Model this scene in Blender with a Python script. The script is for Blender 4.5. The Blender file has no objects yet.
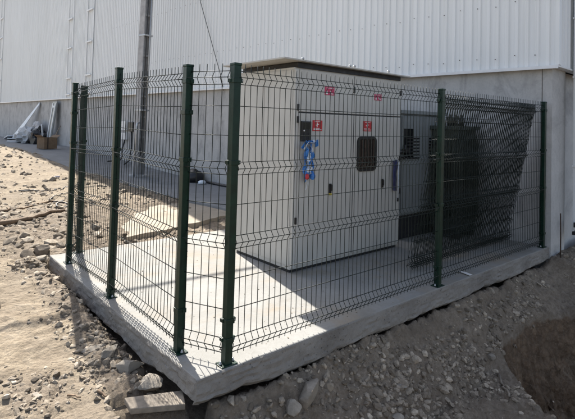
import bpy, bmesh, math, random
import numpy as np
from mathutils import Vector, Matrix
random.seed(7); RNG = np.random.default_rng(11)
S = bpy.context.scene
COL = S.collection
R = math.radians

# ------------------------------------------------------------------ noise
def _hash(ix, iy, seed):
    h = (ix.astype(np.int64)*374761393 + iy.astype(np.int64)*668265263 + seed*974634777) & 0x7fffffff
    h = ((h ^ (h >> 13))*1274126177) & 0x7fffffff
    h = h ^ (h >> 16)
    return (h & 0xffff)/65535.0
def vnoise(x, y, seed=0):
    x = np.asarray(x, float); y = np.asarray(y, float)
    ix = np.floor(x); iy = np.floor(y); fx = x-ix; fy = y-iy
    fx = fx*fx*(3-2*fx); fy = fy*fy*(3-2*fy)
    a = _hash(ix, iy, seed); b = _hash(ix+1, iy, seed); c = _hash(ix, iy+1, seed); d = _hash(ix+1, iy+1, seed)
    return (a*(1-fx)+b*fx)*(1-fy)+(c*(1-fx)+d*fx)*fy - 0.5
def fbm(x, y, freq, octs, seed=0, gain=0.5):
    t = 0; a = 1.0
    for o in range(octs):
        t = t + a*vnoise(x*freq+o*17.3, y*freq+o*5.1, seed+o); freq *= 2.03; a *= gain
    return t
def sstep(a, b, x):
    t = np.clip((x-a)/(b-a), 0, 1); return t*t*(3-2*t)

# ------------------------------------------------------------------ mesh builder
class MB:
    def __init__(s): s.v = []; s.f = []; s.m = []; s.sm = []
    def add(s, vs, fs, mi=0, smooth=False):
        o = len(s.v); s.v += [tuple(p) for p in vs]
        for f in fs: s.f.append(tuple(i+o for i in f)); s.m.append(mi); s.sm.append(smooth)
    def box(s, lo, hi, mi=0, M=None):
        x0, y0, z0 = lo; x1, y1, z1 = hi
        vs = [(x0,y0,z0),(x1,y0,z0),(x1,y1,z0),(x0,y1,z0),(x0,y0,z1),(x1,y0,z1),(x1,y1,z1),(x0,y1,z1)]
        if M is not None: vs = [tuple(M @ Vector(p)) for p in vs]
        s.add(vs, [(0,3,2,1),(4,5,6,7),(0,1,5,4),(1,2,6,5),(2,3,7,6),(3,0,4,7)], mi)
    def bbox(s, lo, hi, b=0.004, mi=0, M=None):          # bevelled box
        bm = bmesh.new(); bmesh.ops.create_cube(bm, size=1)
        for v in bm.verts:
            for k in range(3): v.co[k] = lo[k] if v.co[k] < 0 else hi[k]
        bmesh.ops.bevel(bm, geom=list(bm.edges), offset=b, segments=2, affect='EDGES', profile=0.6)
        bm.verts.index_update()
        vs = [tuple(M @ v.co) if M is not None else tuple(v.co) for v in bm.verts]
        s.add(vs, [[v.index for v in f.verts] for f in bm.faces], mi); bm.free()
    def tube(s, pts, r, n=6, mi=0, caps=True, smooth=True):
        pts = [Vector(p) for p in pts]; k = len(pts)
        rs = r if isinstance(r, (list, tuple)) else [r]*k
        vs = []; prev = None
        for i, p in enumerate(pts):
            t = (pts[min(i+1, k-1)]-pts[max(i-1, 0)]).normalized()
            if prev is None:
                up = Vector((0,0,1)) if abs(t.z) < .9 else Vector((1,0,0))
                a = t.cross(up).normalized()
            else:
                a = prev - t*prev.dot(t)
                a = a.normalized() if a.length > 1e-6 else t.orthogonal().normalized()
            prev = a; b = t.cross(a)
            for j in range(n):
                w = 2*math.pi*j/n
                vs.append(p + (a*math.cos(w)+b*math.sin(w))*rs[i])
        fs = [(i*n+j, i*n+(j+1)%n, (i+1)*n+(j+1)%n, (i+1)*n+j) for i in range(k-1) for j in range(n)]
        if caps: fs += [tuple(range(n-1, -1, -1)), tuple((k-1)*n+j for j in range(n))]
        s.add(vs, fs, mi, smooth)
    def prism(s, poly, z0, z1, mi=0):
        n = len(poly); vs = [(x,y,z0) for x,y in poly]+[(x,y,z1) for x,y in poly]
        s.add(vs, [tuple(range(n-1,-1,-1)), tuple(range(n,2*n))]+[(i,(i+1)%n,n+(i+1)%n,n+i) for i in range(n)], mi)
    def build(s, name, mats, parent=None, loc=None):
        me = bpy.data.meshes.new(name); me.from_pydata(s.v, [], s.f)
        if not isinstance(mats, (list, tuple)): mats = [mats]
        for m in mats: me.materials.append(m)
        me.polygons.foreach_set('material_index', s.m); me.polygons.foreach_set('use_smooth', s.sm)
        me.update()
        o = bpy.data.objects.new(name, me); COL.objects.link(o)
        if parent: o.parent = parent
        if loc: o.location = loc
        return o
def tag(o, label=None, cat=None, group=None, kind=None):
    if label: o['label'] = label
    if cat: o['category'] = cat
    if group: o['group'] = group
    if kind: o['kind'] = kind
    return o
def thing(name, label, cat, loc=(0,0,0), rz=0, group=None):
    o = bpy.data.objects.new(name, None); COL.objects.link(o)
    o.empty_display_size = .1; o.location = loc; o.rotation_euler = (0,0,rz)
    return tag(o, label, cat, group)
def copy_tree(o, parent=None):
    c = o.copy(); COL.objects.link(c)
    if parent: c.parent = parent
    for ch in list(o.children): copy_tree(ch, c)
    return c

# ------------------------------------------------------------------ materials
class NT:
    def __init__(s, name, rough=.6, metal=0.0, spec=.5):
        s.m = bpy.data.materials.new(name); s.m.use_nodes = True
        s.t = s.m.node_tree; s.b = s.t.nodes['Principled BSDF']
        s.b.inputs['Roughness'].default_value = rough; s.b.inputs['Metallic'].default_value = metal
        s.b.inputs['Specular IOR Level'].default_value = spec
        s.co = s.t.nodes.new('ShaderNodeTexCoord')
    def n(s, typ, **kw):
        nd = s.t.nodes.new(typ)
        for k, v in kw.items():
            if k in nd.inputs: nd.inputs[k].default_value = v
            else: setattr(nd, k, v)
        return nd
    def l(s, a, b): s.t.links.new(a, b)
    def vec(s, scale=(1,1,1), rot=(0,0,0)):
        mp = s.n('ShaderNodeMapping'); mp.inputs['Scale'].default_value = scale; mp.inputs['Rotation'].default_value = rot
        s.l(s.co.outputs['Object'], mp.inputs['Vector']); return mp.outputs[0]
    def noise(s, scale, detail=4, rough=.55, vec=None, dist=0):
        nd = s.n('ShaderNodeTexNoise', Scale=scale, Detail=detail, Roughness=rough, Distortion=dist)
        s.l(vec if vec is not None else s.co.outputs['Object'], nd.inputs['Vector']); return nd.outputs['Fac']
    def vor(s, scale, out='Distance', vec=None, feature='F1'):
        nd = s.n('ShaderNodeTexVoronoi', Scale=scale); nd.feature = feature
        s.l(vec if vec is not None else s.co.outputs['Object'], nd.inputs['Vector']); return nd.outputs[out]
    def ramp(s, fac, stops):
        nd = s.n('ShaderNodeValToRGB'); e = nd.color_ramp.elements
        while len(e) < len(stops): e.new(.5)
        for el, (p, c) in zip(e, stops): el.position = p; el.color = (*c, 1) if len(c) == 3 else c
        s.l(fac, nd.inputs['Fac']); return nd.outputs['Color']
    def mix(s, fac, a, b, mode='MIX'):
        nd = s.n('ShaderNodeMixRGB'); nd.blend_type = mode
        for i, q in ((0, fac), (1, a), (2, b)):
            if isinstance(q, (int, float)): nd.inputs[i].default_value = q
            elif isinstance(q, tuple): nd.inputs[i].default_value = (*q, 1)
            else: s.l(q, nd.inputs[i])
        return nd.outputs[0]
    def math(s, op, a, b=0.0):
        nd = s.n('ShaderNodeMath'); nd.operation = op
        for i, q in ((0, a), (1, b)):
            if isinstance(q, (int, float)): nd.inputs[i].default_value = q
            else: s.l(q, nd.inputs[i])
        return nd.outputs[0]
    def bump(s, h, strength=.3, dist=.01, normal=None):
        nd = s.n('ShaderNodeBump', Strength=strength, Distance=dist); s.l(h, nd.inputs['Height'])
        if normal is not None: s.l(normal, nd.inputs['Normal'])
        s.l(nd.outputs[0], s.b.inputs['Normal']); return nd.outputs[0]
    def color(s, c):
        if isinstance(c, tuple): s.b.inputs['Base Color'].default_value = (*c, 1)
        else: s.l(c, s.b.inputs['Base Color'])
    def rough(s, r): s.l(r, s.b.inputs['Roughness'])

def paint(name, col, rough=.4, var=.12, metal=0, scale=6, bump=0.0, dirt=None, spec=None):
    m = NT(name, rough, metal)
    n1 = m.noise(scale, 5, .6)
    d = tuple(c*(1-var*1.4) for c in col); h = tuple(min(1, c*(1+var)) for c in col)
    c = m.ramp(n1, [(.3, d), (.7, h)])
    if dirt:
        n2 = m.noise(1.7, 6, .65, m.vec((3,3,.5)))
        c = m.mix(m.ramp(n2, [(.52, (0,0,0)), (.75, (.55,.55,.55))]), c, dirt)
    m.color(c)
    m.rough(m.ramp(m.noise(scale*3, 3), [(.2, (rough*.8,)*3), (.8, (min(1, rough*1.25),)*3)]))
    if bump: m.bump(m.noise(scale*25, 3), bump, .002)
    if spec is not None: m.b.inputs['Specular IOR Level'].default_value = spec
    return m.m

def soil_mat():
    m = NT('dirt_ground', .95, 0, .2)
    at = m.n('ShaderNodeVertexColor'); at.layer_name = 'soil'
    sep = m.n('ShaderNodeSeparateColor'); m.l(at.outputs['Color'], sep.inputs[0])
    big = m.noise(.9, 4, .6); mid = m.noise(9, 5, .65); fine = m.noise(70, 4, .7)
    sand = m.ramp(mid, [(.28, (.215,.17,.12)), (.5, (.325,.265,.19)), (.75, (.42,.355,.265))])
    sand = m.mix(m.ramp(big, [(.42, (0,0,0)), (.62, (.65,.65,.65))]), sand, (.235,.195,.15))
    grav = m.ramp(mid, [(.28, (.16,.123,.085)), (.5, (.25,.20,.147)), (.75, (.35,.29,.22))])
    vc = m.vor(45, 'Color')
    grav = m.mix(.32, grav, m.ramp(vc, [(0, (.09,.073,.056)), (1, (.37,.32,.265))]))
    pit = m.ramp(m.noise(7, 6, .65, m.vec((1,1,.55))), [(.3, (.10,.060,.034)), (.55, (.18,.118,.072)), (.78, (.27,.195,.13))])
    wob = m.noise(4.5, 5, .65)
    def soft(ch):
        return m.ramp(m.math('ADD', ch, m.math('MULTIPLY', m.math('SUBTRACT', wob, .5), .9)), [(.42, (0,0,0)), (.58, (1,1,1))])
    c = m.mix(soft(sep.outputs[0]), sand, grav)
    clod = m.vor(13, 'Distance', m.vec((1,1,1.0)))
    pit = m.mix(m.ramp(clod, [(.30, (0,0,0)), (.62, (.5,.5,.5))]), pit, (.055,.033,.019))
    pit = m.mix(m.ramp(m.noise(38, 4, .7), [(.52, (0,0,0)), (.66, (.45,.45,.45))]), pit, (.28,.205,.14))
    c = m.mix(soft(sep.outputs[1]), c, pit)
    c = m.mix(m.ramp(fine, [(.3, (.5,.5,.5)), (.6, (0,0,0))]), c, (.16,.13,.10))
    pt = m.noise(2.6, 6, .7, None, .8)
    c = m.mix(m.ramp(pt, [(.44, (0,0,0)), (.60, (.55,.55,.55))]), c, m.mix(.55, c, (.10,.078,.058)))
    c = m.mix(m.ramp(pt, [(.28, (.35,.35,.35)), (.42, (0,0,0))]), c, (.42,.37,.30))
    peb = m.vor(28, 'Distance')
    m.color(c)
    grit = m.noise(260, 3, .7)
    c2 = m.mix(m.ramp(grit, [(.42, (.45,.45,.45)), (.58, (0,0,0))]), c, m.mix(.5, c, (.08,.065,.05)))
    m.color(c2)
    h = m.math('ADD', m.math('MULTIPLY', mid, .9), m.math('MULTIPLY', fine, .35))
    h = m.math('ADD', h, m.math('MULTIPLY', m.math('SUBTRACT', .6, peb), .35))
    h = m.math('ADD', h, m.math('MULTIPLY', grit, .16))
    pk_ = m.math('MULTIPLY', sep.outputs[1], m.math('SUBTRACT', .7, clod))
    h = m.math('ADD', h, m.math('MULTIPLY', pk_, 1.1))
    m.bump(h, 1.0, .03)
    return m.m

def concrete_mat(name, lo, hi, stain, rough=.9, bump=.35, streak=(1,1,1), sscale=1.5, pits=0):
    m = NT(name, rough, 0, .3)
    a = m.noise(2.2, 6, .6); b = m.noise(28, 5, .65)
    c = m.ramp(a, [(.3, lo), (.7, hi)])
    c = m.mix(.35, c, m.ramp(b, [(.3, lo), (.7, hi)]))
    st = m.noise(sscale, 7, .68, m.vec(streak), .6)
    c = m.mix(m.ramp(st, [(.50, (0,0,0)), (.72, (.75,.75,.75))]), c, stain)
    h = m.math('ADD', m.math('MULTIPLY', b, .5), m.noise(120, 3, .6))
    if pits:
        pv = m.vor(pits, 'Distance'); pm = m.ramp(pv, [(.10, (0,0,0)), (.22, (1,1,1))])
        pn = m.ramp(m.noise(6, 3), [(.45, (1,1,1)), (.6, (0,0,0))])
        pm = m.mix(pn, (1.0,1.0,1.0), pm) if False else m.mix(pn, pm, (1.0,1.0,1.0))
        h = m.math('ADD', h, m.math('MULTIPLY', pm, 1.2))
        c = m.mix(m.ramp(pv, [(.08, (.6,.6,.6)), (.2, (0,0,0))]), c, tuple(q*.45 for q in lo))
    m.color(c); m.bump(h, bump, .006)
    return m.m

def stone_mat(name, lo, hi):
    m = NT(name, .9, 0, .3)
    g = m.n('ShaderNodeNewGeometry')
    c = m.ramp(g.outputs['Random Per Island'], [(0, lo), (.5, tuple((a+b)/2 for a, b in zip(lo, hi))), (.93, hi), (1, tuple(min(.6, q*1.35) for q in hi))])
    c = m.mix(m.ramp(m.noise(25, 5, .65), [(.35, (.55,.55,.55)), (.65, (0,0,0))]), c, tuple(q*.75 for q in lo))
    m.color(c); m.bump(m.noise(60, 5, .7), .6, .01); return m.m

def cladding_mat():
    m = NT('white_cladding', .45, .0, .4)
    big = m.noise(.22, 3, .5, m.vec((1,1,.4))); streak = m.noise(2.5, 5, .65, m.vec((1,5,.16)))
    c = m.ramp(big, [(.3, (.70,.72,.725)), (.7, (.76,.78,.785))])
    c = m.mix(m.ramp(streak, [(.45, (0,0,0)), (.75, (.6,.6,.6))]), c, (.585,.60,.59))
    sh = m.n('ShaderNodeSeparateXYZ'); m.l(m.co.outputs['Object'], sh.inputs[0])
    # sheet to sheet tone: each one metre sheet its own batch
    fl = m.math('FLOOR', m.math('MULTIPLY', sh.outputs['Y'], .9))
    wn = m.n('ShaderNodeTexWhiteNoise'); wn.noise_dimensions = '1D'; m.l(fl, wn.inputs['W'])
    c = m.mix(m.math('MULTIPLY', wn.outputs['Value'], .18), c, (.65,.67,.68))
    m.color(c); m.bump(m.noise(.9, 2, .5), .12, .03); return m.m

M = {}
M['soil'] = soil_mat()
def slab_mat():
    mat = concrete_mat('slab_concrete', (.205,.20,.185), (.285,.28,.265), (.185,.17,.145), .88, .35, (1,1,1), 1.1)
    t = mat.node_tree; b = t.nodes['Principled BSDF']; src = b.inputs['Base Color'].links[0].from_socket
    co = t.nodes.new('ShaderNodeTexCoord')
    def noise(sc, d, ro, dist=0):
        n = t.nodes.new('ShaderNodeTexNoise'); n.inputs['Scale'].default_value = sc; n.inputs['Detail'].default_value = d
        n.inputs['Roughness'].default_value = ro; n.inputs['Distortion'].default_value = dist
        t.links.new(co.outputs['Object'], n.inputs['Vector']); return n.outputs['Fac']
    def over(fac, lo, hi, amt, prev, col):
        rp = t.nodes.new('ShaderNodeValToRGB'); e = rp.color_ramp.elements
        e[0].position = lo; e[0].color = (0,0,0,1); e[1].position = hi; e[1].color = (amt,amt,amt,1); t.links.new(fac, rp.inputs[0])
        mx = t.nodes.new('ShaderNodeMixRGB'); t.links.new(rp.outputs[0], mx.inputs[0]); t.links.new(prev, mx.inputs[1]); mx.inputs[2].default_value = (*col, 1)
        return mx.outputs[0]
    c = over(noise(1.3, 7, .7, .5), .50, .66, .65, src, (.25,.205,.15))       # blown soil
    c = over(noise(7, 6, .75, 1.2), .60, .72, .55, c, (.15,.14,.125))         # damp and trodden marks
    c = over(noise(60, 3, .6), .64, .70, .6, c, (.17,.14,.105))               # grit
    t.links.new(c, b.inputs['Base Color']); return mat
M['slab'] = slab_mat()
M['slab_face'] = concrete_mat('rough_cast_concrete', (.17,.16,.145), (.26,.245,.225), (.12,.11,.10), .95, .9, pits=26)
M['plinth'] = concrete_mat('plinth_concrete', (.34,.34,.335), (.50,.495,.485), (.19,.19,.19), .88, .5, (.5,1.5,.8), 1.6)
M['walk'] = concrete_mat('walkway_concrete', (.15,.155,.16), (.21,.215,.22), (.12,.12,.12), .85, .35)
M['apron'] = concrete_mat('apron_concrete', (.25,.212,.165), (.34,.295,.235), (.21,.17,.125), .9, .5)
M['stone'] = stone_mat('broken_stone', (.13,.105,.078), (.43,.365,.285))
M['rock'] = stone_mat('pale_rock', (.22,.195,.16), (.34,.30,.25))
M['darkrock'] = stone_mat('brown_rock', (.12,.095,.07), (.20,.165,.13))
M['clad'] = cladding_mat()
M['trim'] = paint('white_trim', (.66,.67,.68), .4, .05)
M['green'] = paint('green_fence_paint', (.003,.021,.013), .38, .3, 0, 14, .15, (.045,.060,.050), .30)
M['wire'] = paint('green_wire_coat', (.004,.010,.008), .5, .15, 0, 20, 0, None, .3)
M['cab'] = paint('cabinet_paint', (.47,.455,.42), .42, .04, 0, 3, .06, (.38,.37,.345))
M['cabdark'] = paint('seal_black', (.014,.014,.016), .6, .2)
M['roofp'] = paint('roof_sheet', (.42,.40,.36), .45, .06)
M['red'] = paint('red_label', (.46,.025,.030), .45, .12, 0, 40)
M['pink'] = paint('magenta_label', (.44,.030,.095), .45, .12, 0, 40)
M['white'] = paint('white_print', (.72,.70,.68), .5, .1)
M['yellow'] = paint('yellow_print', (.62,.50,.03), .5, .1)
M['black'] = paint('black_plastic', (.013,.013,.014), .38, .2)
M['glass'] = paint('dark_pane', (.010,.011,.012), .12, .2)
M['blue'] = paint('blue_ribbon', (.03,.17,.50), .4, .25, 0, 30)
M['pale'] = paint('pale_ribbon', (.62,.68,.74), .45, .15, 0, 30)
M['navy'] = paint('navy_sheet', (.018,.022,.095), .45, .25, 0, 12)
M['tgrey'] = paint('transformer_grey', (.20,.215,.215), .42, .08, 0, 3, .05)
M['galv'] = paint('galvanised_steel', (.42,.43,.44), .42, .12, .7, 9)
M['polegrey'] = paint('weathered_pole', (.36,.36,.365), .7, .2, 0, 5, .3)
M['rust'] = paint('rusty_steel', (.05,.032,.022), .8, .35, 0, 30)
M['card'] = paint('cardboard', (.17,.115,.07), .85, .15, 0, 10)
M['sack'] = paint('pale_sack', (.42,.44,.46), .75, .15, 0, 6)
M['sheet'] = paint('pale_sheet_metal', (.52,.55,.58), .45, .08)
M['bagblack'] = paint('black_bag', (.012,.012,.014), .4, .3, 0, 10)
M['wood'] = paint('grey_timber', (.22,.185,.145), .85, .4, 0, 8, .4)
M['twig'] = paint('dry_wood', (.16,.11,.07), .9, .3, 0, 20)
M['pipe'] = paint('black_hose', (.02,.02,.022), .5, .2)

# ------------------------------------------------------------------ ground
WA = -0.04656
def wallx(y): return 5.51 + math.tan(WA)*y
def rise(y): return 0.42*sstep(8, 20, y)
RIMF = [(1.2,-.66),(3.0,-.40),(3.3,-.36),(4.1,-.42),(4.6,-.62),(6.0,-1.25),(12,-3.6)]
RIMN = [(3.22,-.40),(2.78,-.95),(2.55,-1.3),(2.2,-3.0),(1.5,-8)]
def ground_z(x, y, noise=True):
    x = np.asarray(x, float); y = np.asarray(y, float)
    z = rise(y)
    # left sand: falls gently towards the front of the slab
    zl = -.215 + .185*sstep(-.2, 3.6, y) + .02*sstep(3.6, 5.5, y)
    zl = zl + .085*np.exp(-np.maximum(-.27-x, 0)/.11)*(.6+1.2*vnoise(x*2.3, y*2.3, 91))*(y > .15)
    far = sstep(3.4, 6.5, y)
    side = sstep(-.2, -.45, x)
    z = z + np.where(y < 3.6, zl*side + (-.30)*(1-side)*(x < 5.5) + (-.12)*(x >= 5.5), -.06*(1-far)-.02)
    # trodden dip behind the slab, in front of the apron
    yp = 4.14+.25*(x-.9)
    z = z - .055*sstep(yp-.75, yp-.15, y)*sstep(yp+.10, yp+.02, y)*sstep(.55, 1.0, x)*sstep(3.3, 2.6, x)
    z = z - .05*sstep(yp-.02, yp+.06, y)*sstep(6.6, 6.2, y)*sstep(1.1, 1.4, x)
    # front bank falling into the trench
    w = .05*fbm(x, y, 1.7, 3, 40)
    sl = np.where(x > -.27, -.06-y, .12-y) + w
    sl = np.maximum(sl, 0)
    k = 1.19 - .55*sstep(2.2, 5.2, x)
    left = sstep(-.66, -.56, x + .02*fbm(x, y, 6, 2, 9))
    right = sstep(9, 6.2, x)
    toe = .47 - .0*x
    drop = k*np.minimum(sl, toe) + .10*np.maximum(sl-toe, 0)
    front = (y < .16)
    base = np.where(x > -.27, -.222 + .05*np.exp(-((x+.27)/.4)**2), zl)
    zf = base - drop
    zf = np.where(x > 5.3, np.minimum(-.12 - .35*sl*right, 0), zf) if False else zf + .10*sstep(5.2, 5.7, x)
    zf = np.maximum(zf, -.80 + .10*fbm(x, y, 1.3, 3, 5))
    z = np.where(front, zf*left + z*(1-left), z)
    z = np.where((y < -.06) & (x > 5.5), np.maximum(z, -.13 - .45*np.maximum(-.2-y, 0)), z)
    # pit
    ins = pit_ins(x, y)
    z = z - np.clip(ins*2.7, 0, 1.9) - .05*sstep(0, .04, ins)
    # soften the far side of the trench away up to the camera's footing
    near = sstep(-2.1, -3.3, y)
    z = np.where(ins > 0, z, z*(1-near) + (-.2)*near)
    if noise:
        zone = gravel_zone(x, y)
        z = z + .035*fbm(x, y, 1.1, 3, 1) + (.022+.040*zone)*fbm(x, y, 4.2, 4, 2, .6) + (.006+.022*zone)*fbm(x, y, 19, 3, 3, .65)
        bk = sstep(3.4, 4.4, y)*sstep(3.2, 2.6, x)
        z = z + bk*.045*np.maximum(fbm(x, y, 3.1, 4, 80, .6), -.12) + bk*.05*np.maximum(fbm(x, y*1.6, 1.15, 3, 84, .6)-.1, 0)
        lump = np.maximum(fbm(x, y, 7.5, 3, 70, .55), -.1)
        z = z + (.030-.008*zone)*lump*sstep(.02, .2, fbm(x, y, .9, 2, 71)+.25) + .010*fbm(x, y, 30, 2, 72, .5)
    pk = (x > -.68) & (x < -.16) & (y > -.12) & (y < .40)
    z = np.where(pk, np.minimum(z, -.255 - .22*sstep(.14, -.02, y+.45*(x+.3))), z)
    # keep below slab and walkway
    inside = (x > -.24) & (x < wallx(y)+1) & (y > -.03) & (y < 3.48)
    z = np.where(inside, -.34, z)
    xe = np.interp(y, WKY, WKX)
    on = (y > 3.6) & (x > xe+.12) & (x < wallx(y)+8)
    z = np.where(on, np.minimum(z, rise(y)-.09), z)
    inb = (x > 5.66) & (y > -.02) | (x > wallx(y)+.15) & (y > 3.5)
    z = np.where(inb, np.minimum(z, -.25), z)
    return z
WKY = [3.5, 5.3, 6.3, 10.4, 13.2, 17, 21, 30, 70]
WKX = [3.45, 3.30, 3.16, 2.98, 2.62, 2.45, 2.25, 1.85, .2]
def gravel_zone(x, y):
    side = sstep(-.75, -.42, x+.12*fbm(x, y, 1.5, 3, 21))*sstep(4.2, 3.4, y)
    heap = np.exp(-(((x+1.03)/.22)**2+((y-.75)/.25)**2))*.9
    back = .75*sstep(3.2, 3.9, y)*sstep(9.5, 6, y)*sstep(-1.4, -.3, x)
    front = (y < .1)*sstep(-.66, -.5, x)
    return np.clip(np.maximum(np.maximum(side, heap), np.maximum(back*.8, front)), 0, 1)
def pit_ins(x, y):
    wob = .09*fbm(x, y, 2.3, 3, 77) + .045*fbm(x+.6*y, y-.2*x, 7.0, 4, 78, .6)
    yF = np.interp(x, [p[0] for p in RIMF], [p[1] for p in RIMF], left=-99)
    xN = np.interp(-y, [-p[1] for p in RIMN], [p[0] for p in RIMN], left=99)
    return np.minimum((yF-y+wob)*.95, (x-xN+.4*wob)*.8)
def pit_zone(x, y):
    return sstep(-.02, .05, pit_ins(x, y))

def axis(lo, hi, a, b, fine, g):
    c = list(np.arange(a, b, fine)); s = fine; v = a; L = []
    while v > lo: s = min(s*g, 12); v -= s; L.append(v)
    s = fine; v = c[-1]; H = []
    while v < hi: s = min(s*g, 12); v += s; H.append(v)
    return np.array(L[::-1]+c+H)
xs = axis(-110, 160, -1.7, 4.7, .022, 1.045)
ys = axis(-90, 220, -1.75, 5.2, .022, 1.022)
GX, GY = np.meshgrid(xs, ys)
GZ = ground_z(GX, GY)
nx, ny = len(xs), len(ys)
me = bpy.data.meshes.new('ground')
pm = sstep(0, .25, pit_ins(GX, GY))*(GX < 7)*(GY > -3)       # crumbly pit wall: push the cut face in and out
al = GX*.9+GY*.35
push = .12*fbm(al, GZ, 3.5, 3, 201, .6) + .09*fbm(al, GZ, 9, 4, 202, .7)
GX2 = GX - .45*push*pm; GY2 = GY - .9*push*pm
co = np.stack([GX2, GY2, GZ], -1).reshape(-1, 3)
me.vertices.add(nx*ny); me.vertices.foreach_set('co', co.ravel())
idx = np.arange(nx*ny).reshape(ny, nx)
quads = np.stack([idx[:-1,:-1], idx[:-1,1:], idx[1:,1:], idx[1:,:-1]], -1).reshape(-1, 4)
nf = len(quads)
me.loops.add(nf*4); me.loops.foreach_set('vertex_index', quads.ravel().astype(np.int32))
me.polygons.add(nf); me.polygons.foreach_set('loop_start', (np.arange(nf)*4).astype(np.int32))
me.polygons.foreach_set('use_smooth', np.ones(nf, bool))
me.update(calc_edges=True); me.validate()
ca = me.color_attributes.new('soil', 'FLOAT_COLOR', 'POINT')
cc = np.zeros((nx*ny, 4)); cc[:,3] = 1
cc[:,0] = gravel_zone(GX, GY).ravel(); cc[:,1] = pit_zone(GX, GY).ravel()
ca.data.foreach_set('color', cc.ravel())
me.materials.append(M['soil'])
ground = bpy.data.objects.new('ground', me); COL.objects.link(ground); tag(ground, kind='structure')

# ------------------------------------------------------------------ stones
def ico(sub):
    bm = bmesh.new(); bmesh.ops.create_icosphere(bm, subdivisions=sub, radius=1)
    v = np.array([q.co[:] for q in bm.verts]); f = [[q.index for q in p.verts] for p in bm.faces]; bm.free(); return v, f
ICO1 = ico(1); ICO2 = ico(2); ICO3 = ico(3)
def stone_shape(base, rng, flat=.6, chips=7):
    v = base.copy()
    for _ in range(chips):                                    # shear planes give facets
        n = rng.normal(size=3); n /= np.linalg.norm(n); d = rng.uniform(.45, .85)
        h = v@n; over = h > d
        v[over] -= np.outer(h[over]-d, n)
    v *= rng.uniform(.7, 1.25, 3)*np.array([1, 1, flat]); return v
def rotz(v, a, tx=0, ty=0):
    A = np.array(Matrix.Rotation(a, 3, 'Z') @ Matrix.Rotation(tx, 3, 'X') @ Matrix.Rotation(ty, 3, 'Y')); return v@A.T

gravel_v = []; gravel_f = []; off = 0
protos = [stone_shape(ICO1[0], RNG, RNG.uniform(.45, .8), 6) for _ in range(40)]
F1 = np.array(ICO1[1])
def scatter(n, x0, x1, y0, y1, smin, smax, dens=None, power=2.6):
    global off
    k = 0; tries = 0
    X = RNG.uniform(x0, x1, n*6); Y = RNG.uniform(y0, y1, n*6)
    keep = np.ones(n*6, bool)
    if dens is not None: keep = RNG.uniform(0, 1, n*6) < dens(X, Y)
    ins = (X > -.25) & (X < 5.6) & (Y > -.04) & (Y < 3.52)
    xe = np.interp(Y, WKY, WKX); onw = (Y > 3.5) & (X > xe-.02)
    pad = (X > .95) & (Y > 4.15) & (Y < 6.4) & (X < 3.4)
    keep &= ~ins & ~onw & ~pad & ~((X > -.66) & (X < -.2) & (Y > .0) & (Y < .36))
    X = X[keep][:n]; Y = Y[keep][:n]; Z = ground_z(X, Y)
    for x, y, z in zip(X, Y, Z):
        s = smin+(smax-smin)*RNG.uniform()**power
        p = rotz(protos[RNG.integers(40)]*s, RNG.uniform(0, 6.28), RNG.normal()*.4, RNG.normal()*.4)
        gravel_v.append(p+np.array([x, y, z-s*.02])); gravel_f.append(F1+off); off += len(p)
zone = lambda X, Y: gravel_zone(X, Y)*(1-.96*pit_zone(X-.05, Y))*np.clip(.04+4.2*(fbm(X, Y, 1.9, 4, 60)-.06), .05, 1)
scatter(2300, -.72, 3.6, -1.5, .15, .005, .040, zone, 4.0)
scatter(1500, 1.0, 6.6, -1.0, -.08, .007, .045, zone, 4.0)
scatter(1500, -.72, -.27, -.1, 3.7, .006, .046, lambda X, Y: np.clip(.15+2.2*(fbm(X, Y, 3.0, 3, 61)+.2), .03, 1), 4.2)
scatter(260, -1.4, -.7, .3, 1.2, .006, .035, lambda X, Y: np.clip(gravel_zone(X, Y), 0, 1))
scatter(420, -2.2, -.6, -.3, 4.5, .004, .018, None, 3.5)
scatter(1500, -1.6, 3.2, 3.5, 9.5, .010, .06, lambda X, Y: .25+.75*gravel_zone(X, Y), 3.2)
scatter(1500, -3, 3.2, 5, 26, .02, .13, None, 3.0)
scatter(340, -1.8, 1.0, 3.5, 8, .025, .11, None, 2.2)
scatter(160, -2.4, -.5, -.2, 3.6, .006, .032, lambda X, Y: np.clip(3*fbm(X, Y, 1.6, 3, 66), 0, 1), 2.5)
scatter(60, .6, 3.3, -1.1, -.1, .03, .07, zone, 2.0)
scatter(50, -.62, -.3, .2, 3.6, .03, .07, None, 2.0)
def clump(cx, cy, rx, ry, n, smin, smax):
    scatter(n, cx-2*rx, cx+2*rx, cy-2*ry, cy+2*ry, smin, smax, lambda X, Y: np.exp(-((X-cx)/rx)**2-((Y-cy)/ry)**2), 1.7)
clump(1.60, -.33, .26, .10, 170, .012, .055)
clump(1.0, -.42, .28, .12, 110, .012, .045)
clump(2.5, -.40, .35, .10, 150, .01, .045)
clump(.05, -.20, .20, .09, 90, .012, .05)
clump(3.4, -.22, .5, .09, 130, .01, .05)
clump(3.15, -.40, .16, .06, 60, .01, .05)
clump(2.72, -.85, .10, .16, 50, .01, .045)
clump(3.9, -.36, .4, .05, 70, .01, .05)
gv = np.concatenate(gravel_v); gf = np.concatenate(gravel_f)
for x, y in zip(RNG.uniform(-.2, 3.2, 420), RNG.uniform(-.03, 3.4, 420)):
    if y > .5 and RNG.uniform() < .55 or (1.5 < x and 1.1 < y < 2.5): continue
    s_ = RNG.uniform(.002, .009); p = rotz(protos[RNG.integers(40)]*s_, RNG.uniform(0, 6.28))
    gv = np.concatenate([gv, p+np.array([x, y, s_*.4])]); gf = np.concatenate([gf, F1+off]); off += len(p)
g = MB(); g.v = [tuple(p) for p in gv]; g.f = [tuple(int(i) for i in q) for q in gf]; g.m = [0]*len(g.f); g.sm = [False]*len(g.f)
tag(g.build('gravel', M['stone']), 'loose broken stones and pebbles scattered over the dirt', 'gravel', kind='stuff')

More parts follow.
